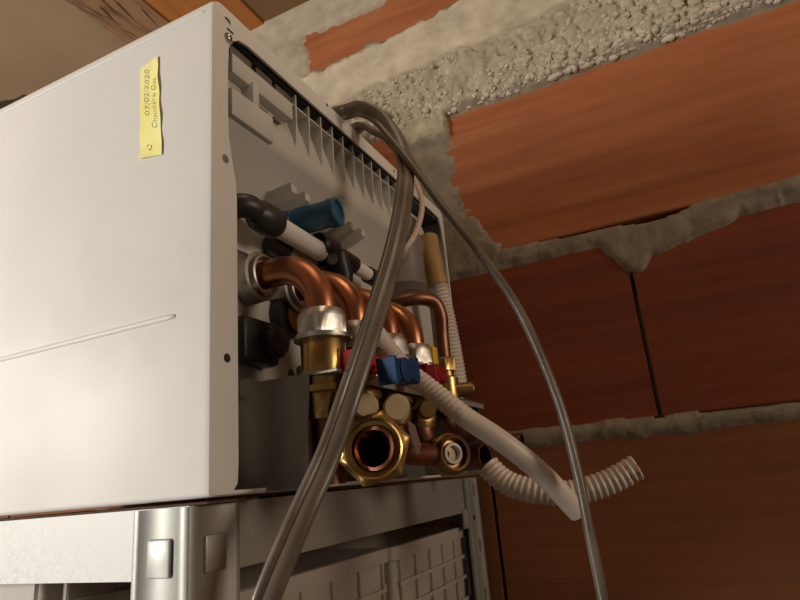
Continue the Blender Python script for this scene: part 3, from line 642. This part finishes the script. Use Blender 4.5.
# ------------------------------------------------------------------ valve bracket under the elbows
vb = thing('valve_bracket', (-0.25, 0.47, 0.0), 'zinc mounting bracket with row of brass isolating valves below copper elbows', 'valve bracket')
ZP = 0.0735
bm = B(); box(bm, (-0.278, 0.333, ZP - 0.0016), (-0.200, 0.640, ZP)); 
top = obj('top_plate', bm, 'bracket', vb, smooth=False)
bm = B(); prism(bm, [(-0.284, 0.0005), (-0.2245, 0.0005), (-0.2215, ZP), (-0.262, ZP), (-0.270, ZP + 0.004), (-0.278, ZP + 0.003)], (0, 0.3315, 0), (1, 0, 0), (0, 0, 1), (0, 1, 0), 0.0018); obj('end_plate', bm, 'bracket', vb, smooth=False)
bm = B(); prism(bm, [(-0.279, 0.0005), (-0.206, 0.0005), (-0.206, ZP), (-0.279, ZP)], (0, 0.638, 0), (1, 0, 0), (0, 0, 1), (0, 1, 0), 0.0018); obj('end_plate', bm, 'bracket', vb, smooth=False)
bm = B(); box(bm, (-0.278, 0.334, 0.0005), (-0.2762, 0.638, ZP - 0.002)); obj('back_plate', bm, 'bracket', vb, smooth=False)
bm = B(); box(bm, (-0.2015, 0.350, ZP - 0.006), (-0.2000, 0.638, ZP - 0.0017)); obj('plate_lip', bm, 'galv_plain', vb, smooth=False)
def valve(y, r, big, handle=None, dark=False):
    br = 'brass_old' if dark else 'brass'
    bm = B(); lathe(bm, (XP, y, ZP), (0, 0, 1), [(0, 0), (0, r * 1.02), (0.002, r * 1.02), (0.0025, r * 0.96), (0.024, r * 0.96), (0.026, r * 0.90), (0.030, r * 0.90), (0.030, 0)], 28); bd = obj('valve_body', bm, br, vb)
    bm = B(); box(bm, (XP + r * 0.55, y - 0.003 - r * 0.2, ZP + 0.002), (XP + r * 0.98, y + 0.001 - r * 0.2, ZP + 0.016), 0.001); obj('body_rib', bm, br, bd)
    bm = B(); lathe(bm, (XP, y, ZP + 0.0245), (0, 0, 1), [(0, r * 0.9), (0, r * 1.22), (0.003, r * 1.24), (0.0035, r * 1.16), (0.015, r * 1.16), (0.018, r * 1.02), (0.0215, r * 0.92), (0.0215, r * 0.6)], 36, hexa=(3, 4)); obj('union_nut', bm, 'steelnut', bd)
    bm = B(); lathe(bm, (XP, y, ZP - 0.030), (0, 0, 1), [(0, 0), (0, r * 0.82), (0.004, r * 0.88), (0.006, r), (0.015, r * 1.02), (0.0165, r * 0.92), (0.018, r * 1.06), (0.022, r * 1.06), (0.0225, r * 0.9), (0.0282, r * 0.9), (0.0282, 0)], 28, hexa=(3, 4)); obj('lower_nut', bm, br, bd)
    return bd
V1 = valve(PY[0], 0.0165, True)
V2 = valve(PY[1], 0.0155, True, dark=True)
V3 = valve(PY[2], 0.0155, True, dark=True)
V4 = valve(PY[3], 0.0160, True)
V5 = None
bm = B(); lathe(bm, (XP, yg, ZP), (0, 0, 1), [(0, 0), (0, 0.0125), (0.024, 0.0125), (0.026, 0.009), (0.031, 0.0085), (0.032, 0.0115), (0.044, 0.0115), (0.046, 0.009), (0.046, 0)], 28, hexa=(5, 6)); V5 = obj('valve_body', bm, 'brass', vb)
bm = B(); lathe(bm, (XP + 0.004, yg, ZP + 0.011), (0.9, 0.45, 0), [(0, 0), (0, 0.0075), (0.022, 0.0075), (0.024, 0.006), (0.024, 0)], 18); obj('test_nipple', bm, 'brass_old', V5)
# butterfly handles
def wing(c, length, wid, ht, material, vang, parent, label, left=1):
    """winged lever along Y with a hollow, upturned grip at each end"""
    c = Vector(c); bm = B()
    for s in (-left, 1):
        prof = [(0.006 * s, -0.004), (length * 0.5 * s, -ht * 0.5), (length * 0.55 * s, -ht * 0.3), (length * 0.55 * s, ht * 0.45), (length * 0.48 * s, ht * 0.5), (length * 0.32 * s, ht * 0.34), (0.006 * s, 0.004)]
        prism(bm, prof, c - Vector((wid / 2, 0, 0)), (0, 1, 0), (0, 0, 1), (1, 0, 0), wid)
    lathe(bm, c - Vector((wid / 2 + 0.001, 0, 0)), (1, 0, 0), [(0, 0), (0, 0.0085), (wid + 0.002, 0.0085), (wid + 0.003, 0.006), (wid + 0.003, 0)], 16)
    R_ = Matrix.Rotation(math.radians(vang), 3, 'X'); bmesh.ops.rotate(bm, verts=bm.verts, cent=c, matrix=R_)
    o = obj('handle', bm, material, parent, label)
    bm = B(); lathe(bm, c - Vector((0.024, 0, 0)), (1, 0, 0), [(0, 0), (0, 0.005), (0.022, 0.005), (0.022, 0)], 12); obj('spindle', bm, 'brass', o)
    return o
wing(on(365, 364, 0, -0.200), 0.047, 0.011, 0.016, 'red', 3, V2, 'red butterfly handle')
wing(on(396, 371, 0, -0.176), 0.046, 0.014, 0.019, 'blue_handle', 6, V3, 'blue butterfly handle', 0.6)
wing(on(431, 374, 0, -0.198), 0.044, 0.011, 0.014, 'darkred', 2, V4, 'dark red butterfly handle')
p = on(436, 357, 0, -0.200); bm = B(); box(bm, (p.x - 0.012, p.y - 0.006, p.z - 0.012), (p.x, p.y + 0.006, p.z + 0.010), 0.0012); obj('yellow_tag', bm, 'yellow', V5)
# drain caps below the plate
for px, py, r, v in ((366, 405, 0.0086, V2), (397, 407, 0.0102, V3), (428, 409, 0.0078, V4)):
    p = on(px, py, 0, -0.196); di = Vector((0.55, -0.83, 0.0)).normalized()
    bm = B(); lathe(bm, p - di * 0.018, di, [(0, 0), (0, r * 0.8), (0.008, r * 0.8), (0.0085, r), (0.0165, r), (0.018, r * 0.88), (0.018, 0)], 24); obj('drain_cap', bm, 'brass_old' if v is V4 else 'brass_cap_lit', v)
# tails below the valves
def tail(y, pts, r, material, parent, open_end=True):
    P = [Vector((XP, y, ZP - 0.028))] + [Vector(q) for q in pts]
    bm = B(); path = resample(catmull(P, 10), 0.004)
    hollow(bm, path, r, r * 0.84, 22, 0.07)
    return obj('copper_tail', bm, material, parent)
tail(PY[0], [(XP, PY[0], 0.03), (XP, PY[0], 0.0015)], 0.0108, 'copper_old', V1)
n1 = on(373, 448, 0, -0.186)
d1 = (Vector((0, 0, 0.04)) - n1); d1.z = 0; d1.normalize(); d1 = (d1 + Vector((-0.10, -0.05, 0.0))).normalized()
T1 = tail(PY[1], [(XP, PY[1], 0.036), tuple(Vector((XP + 0.003, PY[1] - 0.005, 0.024))), tuple(n1 - d1 * 0.012), tuple(n1 - d1 * 0.004)], 0.0142, 'copper', V2)
bm = B(); lathe(bm, n1 - d1 * 0.014, d1, [(0, 0.0145), (0, 0.0215), (0.002, 0.0245), (0.0125, 0.0248), (0.0150, 0.0222), (0.0156, 0.0192), (0.0150, 0.0180), (0.0065, 0.0178), (0.0060, 0.0150), (0.0, 0.0142)], 48, hexa=(1, 2, 3, 4), ref=(0.3, 0.1, 1)); obj('hex_union_nut', bm, 'brass', T1, 'large brass hexagon nut with open bore')
n2_ = on(455, 453, 0, -0.188); d2 = Vector((0.80, -0.60, 0.02)).normalized()
T2 = tail(PY[2], [(XP, PY[2], 0.036), (XP + 0.004, PY[2] + 0.008, 0.022), tuple(n2_ - d2 * 0.016), tuple(n2_ - d2 * 0.004)], 0.0095, 'copper_old', V3)
bm = B(); lathe(bm, n2_ - d2 * 0.020, d2, [(0, 0.0095), (0, 0.0165), (0.0015, 0.0180), (0.013, 0.0180), (0.0145, 0.0165), (0.020, 0.0158), (0.0215, 0.0148), (0.0205, 0.0128), (0.014, 0.0120), (0.014, 0)], 36); N2 = obj('union_nut', bm, 'brass_old', T2)
bm = B(); lathe(bm, n2_ - d2 * 0.007, d2, [(0, 0.0088), (0.005, 0.0088), (0.0055, 0.0068), (0.001, 0.0062), (0.001, 0)], 24); obj('plastic_bore', bm, 'white_tube', N2)
n3_ = on(486, 456, 0, -0.180)
T3 = tail(PY[3], [(XP, PY[3], 0.040), (XP + 0.002, PY[3] + 0.012, 0.022), (XP + 0.012, n3_.y + 0.004, n3_.z), tuple(n3_)], 0.0122, 'copper_old', V4)
n4 = on(487, 469, 0, -0.182)
bm = B(); lathe(bm, n4 - Vector((0.035, 0, 0)), (1, 0, 0), [(0, 0), (0, 0.0046), (0.033, 0.0046), (0.034, 0.0056), (0.036, 0.0056), (0.036, 0)], 16); obj('drain_spigot', bm, 'steelnut', T3)
n5 = on(523, 440, 0, -0.176)
bm = B(); hollow(bm, resample(catmull([(XP, yg, ZP - 0.002), (XP, yg, 0.048), (XP + 0.004, n5.y - 0.012, n5.z + 0.004), (XP + 0.018, n5.y, n5.z), n5], 10), 0.004), 0.0082, 0.0068, 18, 0.02); obj('copper_tail', bm, 'copper_old', V5)
bm = B(); prism(bm, [(0, 0), (0.010, -0.004), (0.016, -0.020), (0.010, -0.028), (0.004, -0.016)], on(406, 420, 0, -0.204), (0.2, 1, 0), (0, 0, 1), (1, 0, 0), 0.001); obj('foil_tag', bm, 'steelnut', V3)

# ------------------------------------------------------------------ loose hoses and cable
hp = [on(369, 326, 0, -0.204), on(386, 347, 0, -0.203), on(406, 370, 0, -0.193), on(430, 389, 0, -0.174), on(465, 417, 0, -0.148), on(500, 440, 0, -0.127), on(540, 472, 0, -0.106), on(578, 512, 0, -0.088)]
P = resample(catmull(hp, 40), 0.0042 / 6); bm = B(); sc = []
for i in range(len(P)):
    t = i / len(P); f = 1.0 if t < 0.46 else max(0.0, 1 - (t - 0.46) / 0.06)
    sc.append(1 + 0.055 * f * math.cos(2 * math.pi * i / 6))
rg = sweep(bm, P, circ(0.0078, 20), False, sc)
inn = []
t_, u_, v_ = frames(P)[-1]
for d in (0, -0.02): inn.append([bm.verts.new(P[-1] + t_ * d + u_ * a + v_ * b) for a, b in circ(0.0066, 20)])
for k in range(20):
    j = (k + 1) % 20; bm.faces.new((rg[-1][k], rg[-1][j], inn[0][j], inn[0][k])); bm.faces.new((inn[0][k], inn[0][j], inn[1][j], inn[1][k]))
bm.faces.new(inn[1]); bm.faces.new(rg[0][::-1])
tag(obj('drain_hose', bm, 'hose', angle=70), 'white hose, half ribbed and half smooth, slanting down past the valve handles', 'hose')
hp = [dist(489, 467, 0.592), dist(499, 477, 0.588), dist(512, 485, 0.584), dist(535, 491, 0.580), dist(570, 493, 0.580), dist(606, 483, 0.582), dist(637, 467, 0.585)]
pitch = 0.0054; P = resample(catmull(hp, 40), pitch / 6); bm = B(); sc = [1 + 0.07 * math.cos(2 * math.pi * i / 6) for i in range(len(P))]
rg = sweep(bm, P, circ(0.0108, 22), False, sc); inn = []
t_, u_, v_ = frames(P)[-1]
for d in (0, -0.02): inn.append([bm.verts.new(P[-1] + t_ * d + u_ * a + v_ * b) for a, b in circ(0.0093, 22)])
for k in range(22):
    j = (k + 1) % 22; bm.faces.new((rg[-1][k], rg[-1][j], inn[0][j], inn[0][k])); bm.faces.new((inn[0][k], inn[0][j], inn[1][j], inn[1][k]))
bm.faces.new(inn[1]); bm.faces.new(rg[0][::-1])
for f in bm.faces:      # rust bled into the last ribs at the open end
    c_ = f.calc_center_median(); e_ = (c_ - P[-1]).length
    if e_ < 0.015 and (c_ - P[-1]).z < 0.004 - e_ * 0.2 and random.random() < 0.85 - e_ * 40: f.material_index = 1
ch = obj('corrugated_hose', bm, 'hose', angle=70); ch.data.materials.append(M['rust'])
tag(ch, 'short white corrugated hose curving up, rust-stained at its open end', 'hose')

# flat grey cable: front strand, loop on the boiler, rear strand
A = [Vector((-0.252, 0.318, -0.46)), Vector((-0.250, 0.312, -0.25)), Vector((-0.244, 0.305, -0.13)), dist(258, 640, 0.385), dist(266, 600, 0.375), dist(300, 518, 0.375), dist(328, 455, 0.385), dist(350, 392, 0.395), dist(374, 318, 0.425), dist(394, 250, 0.475), dist(404, 195, 0.535), dist(405, 160, 0.58),
     dist(395, 142, 0.612), dist(376, 133, 0.640), dist(362, 126, 0.664), Vector((-0.272, 0.512, 0.3690))]
loop = [Vector((-0.310, 0.540, 0.3665)), Vector((-0.350, 0.530, 0.3665)), Vector((-0.362, 0.490, 0.3665)), Vector((-0.330, 0.470, 0.3680)), Vector((-0.290, 0.470, 0.3695))]
Bs = [dist(346, 112, 0.656), dist(360, 109, 0.625), dist(378, 117, 0.610), dist(396, 138, 0.590), dist(410, 160, 0.570), dist(440, 203, 0.535), dist(480, 253, 0.500), dist(520, 312, 0.475), dist(556, 395, 0.46), dist(577, 470, 0.455), dist(591, 540, 0.455), dist(603, 600, 0.46), dist(612, 650, 0.47), Vector((-0.070, 0.42, -0.26)), Vector((-0.072, 0.42, -0.42))]
ctrl = A + loop + Bs
path = catmull(ctrl, 14); wide = []
nA, nL = len(A), len(loop)
for i, p in enumerate(path):
    k = i / 14; F = frames(path[max(0, i - 1):i + 2])[0][0]
    view = p.normalized(); side = F.cross(view).normalized()
    if side.length < 0.1: side = Vector((1, 0, 0))
    wide.append((k, F, view, side))
def smooth01(t): t = max(0, min(1, t)); return t * t * (3 - 2 * t)
wv = []; prev = None
for k, F, view, side in wide:
    if k < nA - 4: w_ = side
    elif k < nA + nL - 1: w_ = Vector((0.15, 1, 0)) if False else F.cross(Vector((0, 0, 1))).normalized()
    else:
        t = smooth01((k - (nA + nL) - 1.0) / 4.0); w_ = side * (1 - t) + view * t
    w_ = (w_ - F * w_.dot(F)).normalized()
    if prev is not None and w_.dot(prev) < 0: w_ = -w_
    if prev is not None: w_ = (prev * 0.75 + w_ * 0.25); w_ = (w_ - F * w_.dot(F)).normalized()
    prev = w_; wv.append(w_)
cp = []
for k in range(28):       # twin-core outline: wide jacket with a groove near one edge
    a = 2 * math.pi * k / 28; cx, sy_ = math.cos(a), math.sin(a)
    rx = 0.0080; ry = 0.0037
    xx = rx * (abs(cx) ** 0.7) * (1 if cx > 0 else -1); yy = ry * (abs(sy_) ** 0.8) * (1 if sy_ > 0 else -1)
    yy *= 1 - 0.45 * math.exp(-((xx - 0.0030) / 0.0012) ** 2)
    cp.append((xx, yy))
bm = B(); sweep(bm, path, cp, True, None, None, wv)
tag(obj('flat_cable', bm, 'cable', angle=60), 'grey-brown flat cable looped over the boiler edge, both ends hanging down', 'cable')

# ------------------------------------------------------------------ tape label with handwriting
def tape():
    c = [on(141, 69, 1, Y0), on(158.5, 57, 1, Y0), on(163, 155, 1, Y0), on(140.5, 160, 1, Y0)]
    bm = B(); nu, nv = 8, 24; G = []
    for j in range(nv + 1):
        t = j / nv; row = []
        for i in range(nu + 1):
            s = i / nu; p = (c[0] * (1 - s) + c[1] * s) * (1 - t) + (c[3] * (1 - s) + c[2] * s) * t
            lift = 0.0006 + 0.0030 * max(0, s - 0.6) ** 1.3 * (1 - 0.6 * t) + 0.0045 * max(0, t - 0.90) * 4 * (1 - s) + 0.0003 * math.sin(t * 19 + s * 3)
            q = Vector((p.x + 0.0004 * math.sin(t * 23) * (1 if i in (0, nu) else 0), Y0 - lift, p.z)); row.append(q)
        G.append(row)
    f = [[bm.verts.new(q) for q in r] for r in G]; b = [[bm.verts.new(q + Vector((0, 0.0002, 0))) for q in r] for r in G]
    for j in range(nv):
        for i in range(nu):
            bm.faces.new((f[j][i], f[j][i + 1], f[j + 1][i + 1], f[j + 1][i])); bm.faces.new((b[j][i], b[j + 1][i], b[j + 1][i + 1], b[j][i + 1]))
    for j in range(nv):
        bm.faces.new((f[j][0], f[j + 1][0], b[j + 1][0], b[j][0])); bm.faces.new((f[j][nu], b[j][nu], b[j + 1][nu], f[j + 1][nu]))
    for i in range(nu):
        bm.faces.new((f[0][i], b[0][i], b[0][i + 1], f[0][i + 1])); bm.faces.new((f[nv][i], f[nv][i + 1], b[nv][i + 1], b[nv][i]))
    tp = obj('tape_label', bm, 'tape', angle=60)
    tag(tp, 'crumpled yellow tape strip with handwriting stuck on the boiler side panel', 'tape')
    def surf(s, t):      # s across, t from the top
        p = (c[0] * (1 - s) + c[1] * s) * (1 - t) + (c[3] * (1 - s) + c[2] * s) * t
        lift = 0.0006 + 0.0030 * max(0, s - 0.6) ** 1.3 * (1 - 0.6 * t) + 0.0045 * max(0, t - 0.90) * 4 * (1 - s) + 0.0003 * math.sin(t * 19 + s * 3)
        return Vector((p.x, Y0 - lift - 0.0001, p.z))
    def writing(txt, s0, s1, t0, t1):      # reads upwards, from t0 (low) to t1 (high)
        cu = bpy.data.curves.new('writing', 'FONT'); cu.body = txt; cu.shear = 0.35; cu.resolution_u = 3; cu.offset = -0.012
        ob = bpy.data.objects.new('tmp', cu); COL.objects.link(ob); dg = bpy.context.evaluated_depsgraph_get()
        me = bpy.data.meshes.new_from_object(ob.evaluated_get(dg)); bpy.data.objects.remove(ob)
        xs = [v.co.x for v in me.vertices]; w_ = max(xs) - min(xs); x0 = min(xs); bm = B(); bm.from_mesh(me)
        for v in bm.verts:
            a = (v.co.x - x0) / w_; b_ = (v.co.y + 0.05 * math.sin(a * 25)) / 0.75
            v.co = surf(s1 - (s1 - s0) * b_ + 0.03 * math.sin(a * 9), t0 + (t1 - t0) * a)
        bmesh.ops.dissolve_degenerate(bm, dist=1e-7, edges=bm.edges)
        obj('writing', bm, 'ink', tp, smooth=False)
    writing('07/02/2020', 0.20, 0.46, 0.56, 0.06); writing('Chaudière Gaz', 0.56, 0.84, 0.72, 0.20); writing('C', 0.30, 0.56, 0.93, 0.86)
tape()

# ------------------------------------------------------------------ black wrapped bundle on top of the boiler
bm = B(); bmesh.ops.create_icosphere(bm, subdivisions=5, radius=1)
for v in bm.verts:
    p = v.co.copy(); q = p * 3.1
    f = 1 + 0.16 * math.sin(q.x * 2.3 + 2 * math.sin(q.y * 1.7)) * math.sin(q.z * 2.1 + q.y) + 0.05 * math.sin(q.x * 7 + q.z * 5) + 0.03 * math.sin(q.y * 13 + q.x * 9)
    v.co = Vector((p.x * 0.125 * f, p.y * 0.062 * f, max(p.z * 0.060 * f, -0.052)))
bmesh.ops.translate(bm, verts=bm.verts, vec=(-0.716, 0.370, ZT + 0.0525))
tag(obj('plastic_bundle', bm, 'bag', angle=80), 'crumpled black plastic bundle lying on top of the boiler', 'bundle')

# ------------------------------------------------------------------ storage boxes on the lower shelf
def bin_box(name, lo, hi, label, zr, rnd=0.006, group=None, cat='storage box'):
    """open translucent box: tapering shell with thickness, rolled rim, rib rows on the outside"""
    t = thing(name, ((lo[0] + hi[0]) / 2, (lo[1] + hi[1]) / 2, lo[2]), label, cat, group)
    x0, y0, z0 = lo; x1, y1, z1 = hi; th = 0.002; tp = 0.004
    def ring(bm, ins, z, r): return [bm.verts.new((x, y, z)) for x, y in rrect(x0 + ins, x1 - ins, y0 + ins, y1 - ins, r, 4)]
    bm = B(); R_ = [ring(bm, tp + 0.004, z0, rnd), ring(bm, 0.004, z1 - 0.012, rnd), ring(bm, 0, z1 - 0.012, rnd + 0.003), ring(bm, 0, z1, rnd + 0.003), ring(bm, 0.006, z1, rnd), ring(bm, 0.006, z1 - 0.012, rnd), ring(bm, tp + 0.006, z0 + 0.003, rnd)]
    n = len(R_[0])
    for a, b in zip(R_[:-1], R_[1:]):
        for k in range(n): bm.faces.new((a[k], a[(k + 1) % n], b[(k + 1) % n], b[k]))
    bm.faces.new(R_[0]); bm.faces.new(R_[-1])
    obj('shell', bm, 'bin', t, angle=40)
    for zz in zr:     # rib ledges
        bm = B(); box(bm, (x1 - 0.0042, y0 + 0.012, zz - 0.002), (x1 - 0.0008, y1 - 0.012, zz + 0.002), 0.0006); obj('ledge', bm, 'bin', t)
        bm = B(); box(bm, (x0 + 0.012, y0 + 0.0008, zz - 0.002), (x1 - 0.012, y0 + 0.0042, zz + 0.002), 0.0006); obj('ledge', bm, 'bin', t)
    ny = max(3, int((y1 - y0) / 0.036)); za = [z1 - 0.012] + list(zr)
    for k in range(ny):
        y = y0 + 0.016 + (y1 - y0 - 0.032) * k / (ny - 1)
        for a, b in zip(za[:-1], za[1:]):
            bm = B(); box(bm, (x1 - 0.0046, y - 0.001, b + 0.0015), (x1 - 0.0012, y + 0.001, a - 0.0005), 0.0004); obj('rib', bm, 'bin', t)
    nx = max(3, int((x1 - x0) / 0.04))
    for k in range(nx):
        x = x0 + 0.016 + (x1 - x0 - 0.032) * k / (nx - 1)
        for a, b in zip(za[:-1], za[1:]):
            bm = B(); box(bm, (x - 0.001, y0 + 0.0012, b + 0.0015), (x + 0.001, y0 + 0.0046, a - 0.0005), 0.0004); obj('rib', bm, 'bin', t)
    return t
zb = LOW + 0.002
bin_box('storage_box', (-0.4045, 0.300, zb), (-0.2785, 0.545, -0.059), 'open translucent ribbed plastic box behind the corner post', (-0.094, -0.116, -0.140))
bin_box('storage_box', (-0.4045, 0.550, zb), (-0.2785, 0.768, -0.060), 'open translucent ribbed plastic box against the brick wall end', (-0.094, -0.116, -0.140))
bin_box('storage_box', (-0.640, 0.292, zb), (-0.409, 0.560, -0.026), 'rounded pale translucent plastic box beside the narrow ribbed boxes', (-0.070,), 0.02)
